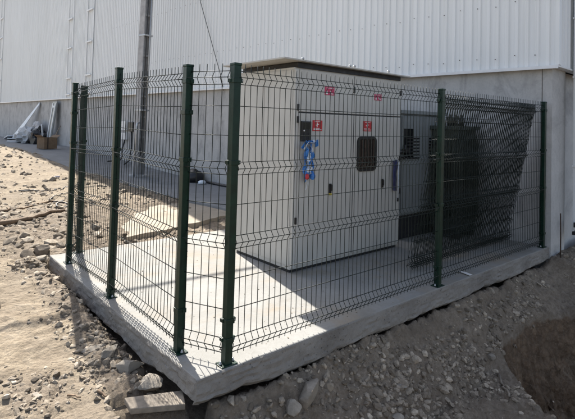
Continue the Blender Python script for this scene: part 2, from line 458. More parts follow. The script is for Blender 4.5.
def rock(x, y, s, label, mat='rock', flat=.65, rz=None, seed=0, sink=.3, sx=1, z=None, tilt=0):
    rng = np.random.default_rng(100+seed)
    v = stone_shape(ICO3[0], rng, flat, 14)
    v *= np.array([sx, 1, 1])
    nz = fbm(v[:,0]*1.0+seed, v[:,1]+v[:,2]*1.7, 2.2, 4, seed)
    v *= (1+.16*nz)[:,None]
    v = rotz(v*s, rng.uniform(0, 6.28) if rz is None else rz, tilt, 0)
    b = MB(); b.add(v, ICO3[1])
    zz = float(ground_z(np.array([x]), np.array([y]))[0]) if z is None else z
    o = b.build('rock', M[mat], None, (x, y, zz+s*flat*(1-2*sink)*.6))
    for p in o.data.polygons: p.use_smooth = True
    try: o.data.set_sharp_from_angle(angle=R(28))
    except Exception: pass
    return tag(o, label, 'rock', 'larger rocks lying on the dirt')
rock(.60, -.19, .105, 'tall pale pointed rock standing in the shaded bank below the slab', flat=1.15, seed=1, sink=.2, rz=.6, tilt=.35)
rock(.42, -.23, .07, 'small jagged rock leaning left of the tall pale pointed rock', seed=2, flat=.9)
rock(-.44, 3.83, .14, 'brown rounded rock off the back left slab corner, leftmost there', 'darkrock', seed=3)
rock(-.24, 3.92, .13, 'dark wedge rock between the brown rounded rock and the slab corner', 'darkrock', seed=4, flat=.9)
rock(-.36, 3.62, .09, 'flat pale rock lying just in front of the dark wedge rock', seed=5, sx=1.8, flat=.45, rz=.3)
rock(-1.03, .74, .05, 'pale flat rock topping the rubble heap in the sunlit sand', seed=6, sx=1.4, flat=.5)
rock(-.86, .90, .035, 'small dark rock at the back of the rubble heap in the sand', 'darkrock', seed=7, flat=.8)
rock(-1.03, 2.28, .085, 'dark rock at the very left edge of the sunlit sand', 'darkrock', seed=8, flat=1)
rock(-.50, 1.12, .06, 'long flat sunlit rock at the end of the fence post shadow', seed=9, sx=2.0, flat=.45, rz=-.2)
rock(-.47, .92, .055, 'slanted grey rock just in front of the long flat sunlit rock', seed=10, sx=1.8, flat=.5, rz=.5)
rock(-.40, .70, .075, 'pale boulder beside the left slab face, the farther one from the plank', seed=11, sx=1.5, flat=.6, rz=-.8)
rock(-.37, .42, .10, 'biggest pale boulder right behind the short plank at slab corner', seed=12, flat=.75, rz=-.5)
rock(1.55, -.33, .055, 'flat grey stone topping the pile halfway along the shaded bank', seed=13, sx=1.6, flat=.45, rz=-.6)
rock(1.35, -.47, .05, 'oval pale stone at the foot of the shaded bank', seed=14, flat=.6, sx=1.3)
rock(2.95, -.46, .045, 'round grey stone sitting on the rim of the brown pit', seed=15, flat=.8)
rock(.25, 5.35, .10, 'brown rock among the rubble behind the fence corner', 'darkrock', seed=16, flat=.7)
rock(.35, 6.6, .12, 'dark lump half buried in the sunlit dirt left of the fence', 'darkrock', seed=17, flat=.45, sx=2.2, rz=.25)

# ------------------------------------------------------------------ slab
def slab():
    C = [(-.27,-.06),(5.495,-.06),(5.325,3.51),(-.27,3.51)]
    ring = []
    for i in range(4):
        a, b = Vector(C[i]), Vector(C[(i+1)%4]); L = (b-a).length; n = max(2, int(L/.02)) if i in (0, 3) else int(L/.2)
        for k in range(n): ring.append((a.lerp(b, k/n), i))
    P = np.array([r[0][:] for r in ring]); side = np.array([r[1] for r in ring]); n = len(P)
    N = np.array([[0,-1],[1,0],[0,1],[-1,0]])[side]
    s = np.cumsum(np.r_[0, np.linalg.norm(np.diff(P, axis=0), axis=1)])
    top = np.c_[P-N*.010, np.zeros(n)+.0]
    def lay(z, outw, amp, f, sd):
        q = fbm(s, np.full(n, z*9.0), f, 4, sd, .6)*amp
        kc = 1-.30*np.exp(-(np.hypot(P[:,0]+.27, P[:,1]+.06)/.45)**2)
        zz = z*kc if z > -.1 else z*kc + .035*fbm(s, np.zeros(n), 2.1, 4, 33, .7)
        return np.c_[P+N*(outw+q)[:,None], zz]
    L = [lay(-.004, -.004+0*s, .004, 6, 3), lay(-.014, 0*s, .007, 9, 4)]
    for j in range(1, 8): L.append(lay(-.014-.165*j/7, .004*j/7+0*s, .008+.010*j/7, 9, 4+j))
    bot = L[-1].copy(); bot[:,:2] -= N*.045; bot[:,2] -= .04
    rows = [top]+L+[bot]
    b = MB()
    for r in rows: b.v += [tuple(p) for p in r]
    for i in range(len(rows)-1):
        for k in range(n):
            k2 = (k+1)%n
            b.f.append((i*n+k, i*n+k2, (i+1)*n+k2, (i+1)*n+k)[::-1]); b.m.append(0 if i < 1 else 1); b.sm.append(False)
    b.f.append(tuple(range(n))); b.m.append(0); b.sm.append(False)
    return b.build('concrete_slab', [M['slab'], M['slab_face']])
tag(slab(), 'pale concrete slab with rough edge carrying the fence and cabinets', 'slab')

# apron behind and walkway
def sheet_poly(name, poly, z0fn, thick, mat, seed, jit=.03, sub=.12, flat=None):
    pts = []
    for i in range(len(poly)):
        a, b = Vector(poly[i]), Vector(poly[(i+1)%len(poly)]); n = max(1, int((b-a).length/sub))
        for k in range(n): pts.append(a.lerp(b, k/n))
    P = np.array([p[:] for p in pts]); P = P + jit*np.c_[fbm(P[:,0], P[:,1], 3, 3, seed), fbm(P[:,0], P[:,1], 3, 3, seed+5)]
    n = len(P); z = z0fn(P[:,1])
    b = MB(); c = P.mean(0)
    b.v = [tuple(q) for q in np.c_[P, z]]+[tuple(q) for q in np.c_[P+.01*np.sign(P-c), z-thick]]
    for i in range(n): b.f.append((i, n+i, n+(i+1)%n, (i+1)%n)); b.m.append(0); b.sm.append(False)
    return b, n
ap = [(.9,4.10),(1.5,4.22),(2.2,4.42),(3.1,4.70),(3.35,5.0),(3.2,6.35),(2.5,6.5),(1.75,5.7),(1.2,4.95)]
b, n = sheet_poly('apron', ap, lambda y: 0*y-.052, .26, M['apron'], 3, .13, .04)
b.f.append(tuple(range(n))); b.m.append(0); b.sm.append(False)
tag(b.build('pavement', M['apron']), kind='structure')
# walkway strip
yy = np.concatenate([np.arange(3.56, 12, .15), np.arange(12, 70, .8)])
xe = np.interp(yy, WKY, WKX) + .05*fbm(yy, 0*yy, 1.2, 3, 8)
b = MB(); n = len(yy)
for y, x in zip(yy, xe):
    z = float(rise(y))
    b.v += [(wallx(y)+.1, y, z), (x+.01, y, z), (x, y, z-.012), (x-.01, y, z-.16)]
for i in range(n-1):
    for k in range(3): b.f.append((i*4+k, (i+1)*4+k, (i+1)*4+k+1, i*4+k+1)); b.m.append(0); b.sm.append(False)
b.f.append((0, 1, 2, 3)); b.m.append(0); b.sm.append(False)
tag(b.build('walkway', M['walk']), kind='structure')

# ------------------------------------------------------------------ building
H_B = 9.8
TH = math.atan(math.tan(WA))
MW = Matrix.Translation((5.51, 0, 0)) @ Matrix.Rotation(-WA, 4, 'Z')       # local: x out of plane (+ into building), y along the wall
bld = thing('industrial_building', 'large pale hall with ribbed metal cladding above a concrete plinth', 'building')
bld.matrix_world = MW
bpy.context.view_layer.update()
def bpart(b, name, mat): return b.build(name, mat, bld)
ZC = 2.632
b = MB()
b.box((0, -.08, -1.0), (.35, .045, ZC-.004)); b.box((0, .062, -1.0), (.35, 70, ZC-.004)); b.box((.02, .04, -1), (.3, .07, ZC-.01))
bpart(b, 'plinth', M['plinth'])
b = MB(); b.box((.352, -.08, -2.2), (.60, .3, ZC-.004)); b.box((.60, .05, -2.2), (24, .3, ZC-.004)); bpart(b, 'end_plinth', M['plinth'])
# ribbed sheets on the long side
def ribs(length, pitch, z0, z1, zseg=1):
    prof = []
    y = 0
    while y < length:
        k = int(y/pitch+.5); o = .004*((k//7) % 2) + .0015*math.sin(k*1.7); w = .003*math.sin(k*2.9)
        prof += [(o, y), (o, y+pitch*.52+w), (o-.021, y+pitch*.62+w), (o-.021, y+pitch*.90)]; y += pitch
    prof.append((0, y)); return prof
prof = ribs(62, .1465, 0, 1)
b = MB(); n = len(prof)
for z in (ZC, H_B): b.v += [(-.055+px, -.15+py, z) for px, py in prof]
for i in range(n-1): b.f.append((i, n+i, n+i+1, i+1)); b.m.append(0); b.sm.append(False)
rows = [2.80, 3.63, 5.2, 6.9]
for z in rows:
    y = .28
    k = 0
    while y < 16:
        zz = z+.02*math.sin(k*2.1)
        b.tube([(-.085, y-.15+.004*math.sin(k*5), zz), (-.092, y-.15, zz)], .008, 6, 1); y += .293; k += 1
clad = bpart(b, 'wall_cladding', [M['clad'], M['rust']])
prof2 = ribs(23, .1465, 0, 1); b = MB(); n = len(prof2)
for z in (ZC, H_B): b.v += [(-.03+py, -.145+px, z) for px, py in prof2]
for i in range(n-1): b.f.append((i, i+1, n+i+1, n+i)); b.m.append(0); b.sm.append(False)
bpart(b, 'end_cladding', M['clad'])
b = MB()
b.box((-.115, -.19, ZC-.028), (.0, 62, ZC-.002)); b.box((-.118, -.193, ZC-.05), (-.112, 62, ZC-.020))
b.box((.003, -.19, ZC-.027), (23, -.06, ZC-.003))
bpart(b, 'drip_flashing', M['trim'])
b = MB(); b.box((-.10, -.20, ZC+.001), (.0, -.148, H_B)); bpart(b, 'corner_trim', M['clad'])
b = MB(); b.box((-.2, -.3, H_B), (23, 62, H_B+.12)); bpart(b, 'roof', M['clad'])
b = MB(); b.box((.0, 62.0, -1), (23, 62.2, H_B)); b.box((22.8, -.1, -1), (23, 62, H_B)); bpart(b, 'back_wall', M['clad'])
# joints on the wall: narrow pale channels with brackets
def channel(y0, w, label, joints):
    t = thing('cable_ladder', label, 'cable ladder', group='bracketed channels running up the cladding')
    t.matrix_world = MW @ Matrix.Translation((-.09, y0, 0))
    a = MB(); a.box((-.016, -.03, ZC+.02), (.0, .03, H_B-.05)); a.build('rail', M['clad'], t)
    a = MB(); a.box((-.016, w-.035, ZC+.02), (.0, w+.035, H_B-.05)); a.build('rail', M['clad'], t)
    for z in joints:
        a = MB(); a.box((-.06, .035, z-.026), (-.018, w-.04, z+.030)); a.build('bracket', M['trim'], t)
zs1 = [2.9+.7, 2.9+2.1, 2.9+3.45, 2.9+4.8]
channel(19.75, .62, 'pale bracketed channel up the cladding, the farther left of the two', [2.78, 3.52, 4.9, 6.25, 7.6])
channel(17.35, .70, 'pale bracketed channel up the cladding, nearer the utility pole', [2.78, 3.54, 4.95, 6.3, 7.7])
channel(32.9, .75, 'pale bracketed channel on the cladding at the far left edge', [4.1, 5.5, 6.9, 8.2])
# downpipe by the corner
t = thing('downpipe', 'pale square downpipe on the end wall beside the building corner', 'downpipe', (6.15, -.28, .14))
b = MB(); b.bbox((-.10, -.06, .06), (.30, .10, 8.6), .012); b.build('shaft', M['clad'], t)
for z in (1.0, 2.35, 3.25): 
    b = MB(); b.bbox((-.115, -.075, z), (.315, .105, z+.035), .004); b.build('bracket', M['trim'], t)
b = MB(); b.bbox((-.17, -.05, 0), (.02, .08, .05), .006); b.bbox((-.20, -.02, .12), (-.10, .05, .19), .006); b.build('shoe', M['black'], t)
# rebar
zz = float(ground_z(np.array([5.60]), np.array([-.17]))[0])
b = MB(); b.tube([(0,0,-.25),(.002,.0,.3),(.0,.004,.62)], .009, 8)
tag(b.build('steel_rod', M['rust'], None, (5.57, -.19, zz)), 'thin rusty steel rod standing in the dirt by the building corner', 'rod')

# ------------------------------------------------------------------ fence
HP = 2.1
LEAN = random.Random(3)
def post(loc, rz, label, h=HP, clamps=(1.98, 1.40, .30, .17), sides=((1,0),(-1,0)), base=True):
    t = thing('fence_post', label, 'fence post', loc, rz, 'green steel posts of the enclosure fence')
    t.rotation_euler = (LEAN.gauss(0, .003), LEAN.gauss(0, .003), rz+LEAN.gauss(0, .02))
    w = .029
    b = MB(); b.bbox((-w,-w,.006), (w,w,h-.012), .004); b.build('shaft', M['green'], t)
    b = MB(); b.bbox((-w-.003,-w-.003,h-.014), (w+.003,w+.003,h+.006), .005); b.build('cap', M['green'], t)
    if base:
        p = MB(); p.bbox((-.065,-.045,0), (.065,.045,.008), .002); pl = p.build('base_plate', M['green'], t)
        for sx in (-.05, .05):
            q = MB(); q.tube([(sx,0,.008),(sx,0,.03)], .007, 6); q.tube([(sx,0,.009),(sx,0,.018)], .011, 6); q.build('bolt', M['galv'], pl)
    for z in clamps:
        q = MB()
        q.bbox((-w-.006,-w-.006,z-.017), (w+.006,w+.006,z+.017), .003)
        for sx, sy in sides:
            q.bbox((sx*(w+.002)-.016 if sx else -.012, sy*(w+.002)-.016 if sy else -.012, z-.013), (sx*(w+.018)+.012 if sx else .012, sy*(w+.018)+.012 if sy else .012, z+.013), .003)
        cl = q.build('clamp', M['green'], t)
        s = MB(); s.tube([(sides[0][0]*.042, sides[0][1]*.042-.02, z), (sides[0][0]*.042, sides[0][1]*.042-.026, z)], .006, 6); s.build('bolt', M['galv'], cl)
    return t
Pp = {'B': (0,0), 'C': (2.671,0), 'D': (5.414,0), 'A': (-.176,.366), 'E': (-.176,1.728), 'F1': (-.176,3.067), 'F2': (.06,3.459)}
post((*Pp['B'],0), 0, 'tall green fence post at the right side of the near cut corner', sides=((1,0),(-.8,.6)))
post((*Pp['A'],0), math.pi/2, 'tall green fence post at the left side of the near cut corner', sides=((1,0),(-.8,-.3)), clamps=(1.98,1.75,1.40,.30))
post((*Pp['C'],0), 0, 'green fence post halfway along the right fence side', clamps=(1.98,1.40,.86,.20))
post((*Pp['D'],0), 0, 'green fence post up against the concrete plinth corner', clamps=(1.98,1.40,.86,.20))
post((*Pp['E'],0), math.pi/2, 'green fence post in the middle of the left fence side', h=2.18, clamps=(2.05,1.40,.86,.06))
post((*Pp['F1'],0), math.pi/2, 'leftmost green fence post on the far left slab corner', clamps=(1.98,1.75,1.40,.2))
post((*Pp['F2'],0), .6, 'slightly shorter looking green post just behind the leftmost post', clamps=(1.98,1.40,.2))
FOLDS = [(2.05, 2.0025, 1.955), (1.40, 1.355, 1.31), (.88, .835, .79), (.17, .12, .07)]
LINES = [1.80, 1.59, 1.10, .58, .37]
def panel(a, b2, label, za=0.0, zb=0.0, pitch=.0555, outward=1):
    a = Vector(a); b2 = Vector(b2); d = b2-a; L = d.length; ang = math.atan2(d.y, d.x)
    t = thing('mesh_panel', label, 'fence panel', (a.x, a.y, 0), ang, 'welded mesh panels of the enclosure fence')
    bulge = .032*outward
    def lift(x): return za+(zb-za)*x/L
    n = max(3, int(round((L-.07)/pitch)))
    v = MB(); jit = random.Random(label)
    for i in range(n+1):
        x = .04+(L-.08)*i/n; dz = lift(x)
        pts = [(x, 0, 2.105+dz)]
        for f in FOLDS: pts += [(x, 0, f[0]+dz), (x, -bulge, f[1]+dz), (x, 0, f[2]+dz)]
        pts.append((x, 0, .045+dz))
        wob = jit.gauss(0, .0012)
        v.tube([(p[0]+wob, p[1]+.005, p[2]) for p in pts], .0028, 5)
    v.build('vertical_wires', M['wire'], t)
    h = MB(); short = L < .6
    for f in FOLDS:
        for k, z in enumerate(f): 
            y = -bulge if k == 1 else 0
            h.tube([(.025, y, z+lift(.025)), (L-.025, y, z+lift(L-.025))], .0031, 6)
            if short: h.build('horizontal_wire', M['wire'], t); h = MB()
    for z in LINES:
        h.tube([(.025, 0, z+lift(.025)), (L-.025, 0, z+lift(L-.025))], .0031, 6)
        if short: h.build('horizontal_wire', M['wire'], t); h = MB()
    if not short: h.build('horizontal_wires', M['wire'], t)
    return t
panel(Pp['B'], Pp['C'], 'wide green mesh panel in front of the pale switch cabinet')
panel(Pp['C'], Pp['D'], 'wide green mesh panel with the dark net hung behind it')  # no net: the stack of spare mesh panels leans behind this one
panel(Pp['A'], Pp['B'], 'narrow green mesh panel across the near cut corner', pitch=.066)
panel(Pp['E'], Pp['A'], 'green mesh panel on the nearer half of the left fence side', .02, -.01)
panel(Pp['F1'], Pp['E'], 'green mesh panel on the farther half of the left fence side', -.02, .02)
panel(Pp['F2'], Pp['F1'], 'narrow green mesh panel across the far left corner', pitch=.066)

# ------------------------------------------------------------------ switch cabinet
KX, KY, KW, KD, KH = 1.66, 1.235, 2.0, 1.10, 2.335
cab = thing('switch_cabinet', 'tall pale electrical switch cabinet with red labels and a flat roof', 'cabinet', (KX, KY, 0))
b = MB(); b.bbox((0, .012, .035), (KW, KD, KH), .004); b.build('body', M['cab'], cab)
b = MB(); b.box((.012, .03, .0), (KW-.012, KD-.02, .037)); b.build('base_frame', M['cabdark'], cab)
b = MB(); b.box((.03, -.012, KH-.002), (KW-.02, KD-.03, KH+.055)); b.build('roof_gap', M['cabdark'], cab)
b = MB(); b.add([(-.24,-.09,KH+.066),(KW+.10,-.09,KH+.050),(KW+.10,KD+.04,KH+.050),(-.24,KD+.04,KH+.066),
                 (-.24,-.09,KH+.082),(KW+.10,-.09,KH+.066),(KW+.10,KD+.04,KH+.066),(-.24,KD+.04,KH+.082)],
                [(0,3,2,1),(4,5,6,7),(0,1,5,4),(1,2,6,5),(2,3,7,6),(3,0,4,7)])
rf = b.build('roof', M['roofp'], cab)
for x in (.05, .85, .93, 1.62): 
    q = MB(); q.tube([(x,-.07,KH+.08),(x,-.07,KH+.105)], .018, 8); q.build('bolt', M['galv'], rf)
def front(name, x0, x1, z0, z1, mat=None, y=-.012, th=.022, bev=.004, parent=None, label=None):
    q = MB(); q.bbox((x0, y, z0), (x1, y+th, z1), bev); o = q.build(name, mat or M['cab'], parent or cab)
    if label: o['label'] = label
    return o
front('corner_strip', .0, .055, .055, KH-.02)
uL = front('upper_panel', .062, 1.005, 1.83, KH-.02); uR = front('upper_panel', 1.013, KW-.004, 1.83, KH-.02)
dL = front('door', .064, 1.003, .075, 1.813); dM = front('door', 1.016, 1.513, .075, 1.813); dR = front('door', 1.525, KW-.004, .075, 1.815)
# left face seam strips
q = MB()
for y in (.40, .86): q.box((-.004, y, .06), (.001, y+.012, KH-.01))
q.build('side_seam', M['cabdark'], cab) if False else None
q = MB(); q.bbox((-.007, .03, .08), (.002, .545, KH-.03), .003); q.bbox((-.007, .555, .08), (.002, KD-.03, KH-.03), .003); q.build('side_panel', M['cab'], cab)
for x in (1.003, 1.513):
    q = MB(); q.box((x+.0005, -.010, .08), (x+.0118, .0, 1.81)); q.build('door_seal', M['cabdark'], cab)
q = MB(); q.box((.06, -.009, 1.8155), (KW-.01, -.002, 1.8295)); q.build('door_seal', M['cabdark'], cab)
q = MB(); q.box((1.0055, -.010, 1.84), (1.0125, -.001, KH-.03)); q.build('door_seal', M['cabdark'], cab)
def handle(par, x, z, tip):
    q = MB(); q.bbox((x-.018, -.030, z), (x+.018, -.0125, z+.115), .005); h = q.build('handle', M['black'], par)
    q = MB(); q.bbox((x-.011, -.046, z+.03), (x+.011, -.031, z+.105), .004); q.build('lever', M['black'], h)
    if tip: q = MB(); q.bbox((x-.016, -.036, z-.022), (x+.016, -.0128, z-.001), .003); q.build('lock', M['yellow'], h)
handle(dL, .595, .86, True); handle(dR, 1.60, .86, False)
for x, zs in ((.045, (1.84, 1.50+.2, .55)), (1.985, (2.12, .75, 1.2)), (1.0, (2.1,))):
    for z in zs:
        q = MB(); q.bbox((x-.012, -.028, z), (x+.012, -.0125, z+.075), .003); q.build('hinge', M['black'], cab)
# meter
q = MB(); q.bbox((.085, -.045, 1.49), (.235, -.013, 1.72), .006); mt = q.build('meter', M['black'], dL)
q = MB(); q.bbox((.10, -.0475, 1.63), (.22, -.0455, 1.705), .001); q.build('display', M['glass'], mt)
q = MB()
for i in range(3):
    for j in range(2): q.bbox((.105+.04*i, -.049, 1.515+.045*j), (.133+.04*i, -.0455, 1.545+.045*j), .002)
q.build('buttons', M['cabdark'], mt)
q = MB(); q.tube([(.118,-.046,1.612),(.118,-.052,1.612)], .010, 10); q.build('lamp', M['white'], mt)
# ventilated window
def rrect(x0, x1, z0, z1, r, n=5):
    P = []
    for cx, cz, a0 in ((x1-r, z0+r, -90), (x1-r, z1-r, 0), (x0+r, z1-r, 90), (x0+r, z0+r, 180)):
        for k in range(n+1):
            w = R(a0+90*k/n); P.append((cx+r*math.cos(w), cz+r*math.sin(w)))
    return P
o1 = rrect(1.075, 1.465, 1.095, 1.545, .07); i1 = rrect(1.105, 1.435, 1.125, 1.515, .05); n = len(o1)
q = MB(); ya, yb = -.026, -.013
vs = [(x, yb, z) for x, z in o1]+[(x, ya, z) for x, z in o1]+[(x, ya, z) for x, z in i1]+[(x, yb, z) for x, z in i1]
fs = []
for k in range(n):
    k2 = (k+1) % n
    for r_ in range(3): fs.append((r_*n+k, r_*n+k2, (r_+1)*n+k2, (r_+1)*n+k))
q.add(vs, fs); wf = q.build('window_frame', M['black'], dM)
q = MB(); q.add([(x, -.0145, z) for x, z in i1], [tuple(range(n))]); q.build('pane', M['glass'], wf)
q = MB()
for x in (1.165, 1.225, 1.285, 1.345, 1.395): q.bbox((x, -.0225, 1.135), (x+.02, -.015, 1.505), .002)
q.build('bars', M['rust'], wf)
# labels
def sign(par, x0, x1, z0, z1, mat, label, kind):
    q = MB(); q.bbox((x0, -.0165, z0), (x1, -.0125, z1), .0008); s = q.build('warning_sign', M[mat], par); s['label'] = label
    w, h = x1-x0, z1-z0; p = MB()
    def bx(a, c, e, f): p.box((x0+a*w, -.0182, z0+c*h), (x0+e*w, -.0168, z0+f*h))
    if kind == 0:
        bx(.12,.10,.30,.40); bx(.18,.42,.25,.52); bx(.55,.30,.62,.52); bx(.62,.12,.88,.22); bx(.62,.26,.80,.34); bx(.12,.82,.88,.87)
    else:
        bx(.10,.10,.9,.16); bx(.10,.22,.75,.27); bx(.42,.36,.50,.80); bx(.30,.52,.42,.58); bx(.50,.60,.64,.66); bx(.2,.86,.8,.90)
    p.build('print', M['white'] if kind == 0 else M['white'], s)
sign(uL, .47, .635, 2.045, 2.145, 'pink', 'magenta warning sign on the left upper panel', 0)
sign(uR, 1.405, 1.555, 2.03, 2.115, 'pink', 'magenta warning sign on the right upper panel', 0)
sign(dL, .28, .44, 1.61, 1.735, 'red', 'red warning sign beside the black meter', 1)
sign(dM, 1.185, 1.365, 1.615, 1.745, 'red', 'red warning sign above the barred window', 1)

# ribbon bundle hanging from the meter
def ribbon(pts, w, th=.003, twist=0.0):
    vs = []; fs = []; n = len(pts); pts = [Vector(p) for p in pts]
    for i, p in enumerate(pts):
        t = (pts[min(i+1, n-1)]-pts[max(i-1, 0)]).normalized()
        a = twist*i+.3; s = (Vector((math.cos(a), math.sin(a)*.8, 0)))
        s = (s - t*s.dot(t)).normalized(); nn = t.cross(s).normalized()
        for u, v in ((-1,-1),(1,-1),(1,1),(-1,1)): vs.append(p+s*u*w/2+nn*v*th/2)
    for i in range(n-1):
        for k in range(4): fs.append((i*4+k, i*4+(k+1)%4, (i+1)*4+(k+1)%4, (i+1)*4+k))
    fs += [(3,2,1,0), tuple((n-1)*4+k for k in range(4))]
    return vs, fs
rb = thing('plastic_ribbon', 'crumpled blue and white plastic ribbon hanging below the black meter', 'ribbon', (KX+.17, KY-.055, 1.46))
rr = random.Random(4)
def hang(x0, z0, L, sway, seed):
    q = random.Random(seed); P = []; x = x0; y = 0
    for i in range(16): x += q.gauss(0, .011)+sway; y = .01*math.sin(i*1.3+seed); P.append((x, -.015+y, z0-L*i/15))
    return P
for k, (x0, z0, L, sw, mt_, w) in enumerate([(-.02,.02,.42,.001,'blue',.05),(.02,.0,.38,-.001,'pale',.05),(.0,-.03,.40,.002,'blue',.045),(-.01,-.10,.24,0,'pale',.035),(.03,.0,.36,.002,'blue',.045)]):
    q = MB(); q.add(*ribbon(hang(x0, z0, L, sw, k), w, .003, .45)); q.build('strip', M[mt_], rb)
q = MB(); q.add(*ribbon([(-.10,-.02,-.05),(-.06,-.03,.03),(-.02,-.02,.0),(.02,-.03,.04),(.06,-.02,.01),(.11,-.03,.03),(.13,-.02,-.03)], .06, .004, .5)); q.build('knot', M['blue'], rb)
q = MB(); q.add(*ribbon([(-.08,-.035,-.06),(-.03,-.04,.02),(.03,-.035,.015),(.08,-.04,.04)], .04, .004, .7)); q.build('knot', M['pale'], rb)
v = stone_shape(ICO2[0], RNG, .9, 4)*.032
q = MB(); q.add(v+np.array([-.025,-.03,-.37]), ICO2[1], 0, True); q.build('tag', M['red'], rb)
q = MB(); q.add(v*1.1+np.array([.06,-.03,-.375]), ICO2[1], 0, True); q.build('tag', M['blue'], rb)
q = MB(); q.add(*ribbon([(-.03,-.02,-.40),(-.01,-.02,-.45),(-.03,-.02,-.52)], .008, .003, .5)); q.add(*ribbon([(.0,-.02,-.41),(.01,-.02,-.45),(.02,-.02,-.50)], .008, .003, .5)); q.build('strip', M['pale'], rb)
# navy strip by the right edge
nv = thing('plastic_sleeve', 'dark blue plastic sleeve with a white cord hanging at the cabinet right edge', 'sleeve', (KX+1.87, KY-.035, 1.22))
P = [(-.01+.006*math.sin(i), .004*math.cos(i*1.7), -.42*i/9) for i in range(10)]
q = MB(); q.add(*ribbon(P, .115, .018, .02)); q.build('sleeve', M['navy'], nv)
q = MB(); q.tube([(.055,-.01,.0),(.06,-.012,-.3),(.05,-.01,-.52)], .007, 6); q.build('cord', M['pale'], nv)
q = MB(); q.tube([(.05,-.01,-.52),(.048,-.01,-.57)], .012, 6); q.build('plug', M['black'], nv)

# ------------------------------------------------------------------ transformer cabinet
TX, TY, TW, TD, THH = 3.98, 1.46, 1.22, 1.3, 1.94
tr = thing('transformer_box', 'dark grey blue equipment cabinet standing behind the leaning spare mesh panels', 'cabinet', (TX, TY, 0))
b = MB(); b.bbox((0,0,.36), (TW,TD,THH-.06), .006); b.build('body', M['tgrey'], tr)
b = MB(); b.bbox((-.03,-.04,THH-.058), (TW+.03,TD+.03,THH), .008); b.build('roof', M['tgrey'], tr)
b = MB(); b.box((.02,.03,0), (TW-.02,TD-.02,.358)); b.build('base_frame', M['cabdark'], tr)
for x0, x1 in ((.03,.60),(.61,1.19)):
    b = MB(); b.bbox((x0,-.016,.40), (x1,-.001,THH-.10), .004); dd = b.build('door', M['tgrey'], tr)
    q = MB()
    for i in range(7): q.bbox((x0+.12, -.026, 1.20+.05*i), (x1-.12, -.0165, 1.225+.05*i), .002)
    q.build('louvre', M['cabdark'], dd)
q = MB(); q.bbox((.06,-.0195,1.22), (.32,-.0165,1.66), .001); q.build('window', M['glass'], tr)
q = MB()
q.tube([(-.22,-.10,1.30),(-.10,-.10,1.32),(.02,-.07,1.31),(.10,-.05,1.28),(.14,-.03,1.28)], .020, 8)
q.tube([(-.20,-.10,1.26),(-.05,-.11,1.24),(.08,-.08,1.27),(.20,-.03,1.33)], .013, 8)
q.tube([(.05,-.05,1.20),(.06,-.05,1.42)], .018, 8); q.bbox((.0,-.09,1.30), (.13,-.03,1.36), .005)
q.build('cable_gland', M['black'], tr)

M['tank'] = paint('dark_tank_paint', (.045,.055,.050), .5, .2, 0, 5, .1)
tk = thing('transformer', 'low dark transformer tank with cooling fins behind the leaning mesh panels', 'transformer', (4.72, .92, 0))
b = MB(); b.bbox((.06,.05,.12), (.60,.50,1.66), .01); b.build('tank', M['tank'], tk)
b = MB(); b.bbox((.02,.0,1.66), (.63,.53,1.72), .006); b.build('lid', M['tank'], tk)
for k in range(9): b = MB(); b.bbox((.075+.058*k,-.02,.30), (.085+.058*k,.048,1.50), .003); b.build('cooling_fin', M['tank'], tk)
for k in range(6): b = MB(); b.bbox((-.03,.08+.068*k,.30), (.058,.09+.068*k,1.50), .003); b.build('cooling_fin', M['tank'], tk)
for x in (.08, .50): b = MB(); b.bbox((x,.06,0), (x+.08,.48,.119), .004); b.build('skid', M['cabdark'], tk)
for x in (.15,.32,.49):
    b = MB(); b.tube([(x,.25,1.72),(x,.25,1.78),(x,.25,1.84),(x,.25,1.90)], [.05,.035,.042,.018], 10); b.build('bushing', M['black'], tk)

# ------------------------------------------------------------------ spare panels leaning inside panel C-D
sp0 = None
SPR = random.Random(21)
SPL = 'spare green mesh panel in the stack leaning inside the right end of the fence'
for k in range(4):
    if sp0 is None:
        sp0 = panel((0, 0), (2.57, 0), SPL, pitch=.052); o = sp0
        sp0['group'] = 'spare mesh panels stacked behind the fence'
    else: o = copy_tree(sp0)
    yb = .42+.034*k; yt = .062+.012*k; th = math.asin((yb-yt)/2.06)
    o.rotation_euler = (th, SPR.gauss(0, .005), SPR.gauss(0, .006))
    o.location = (2.80+SPR.gauss(0, .026), yb, .015+abs(SPR.gauss(0, .008))-.03)
q = MB(); q.add(*ribbon([(3.31,.11,.012),(3.30,.03,.014),(3.285,-.05,.010)], .05, .004, 0))  # white ribbon stands in for a sliver of sunlight on the slab edge
tag(q.build('sunlit_sliver', M['white']), 'small sunlit sliver drawn as a white strip on the slab edge under the mesh', 'strip')

# ------------------------------------------------------------------ plank at the slab corner
q = MB()
pl = [(-.585,.335),(-.235,.175),(-.30,.02),(-.60,.19)]
for k in range(1): q.prism(pl, -.215, -.175)
o = q.build('plank', M['wood']); md = o.modifiers.new('bev', 'BEVEL'); md.width = .006; md.segments = 2
tag(o, 'short grey timber plank lying at the near slab corner', 'plank')

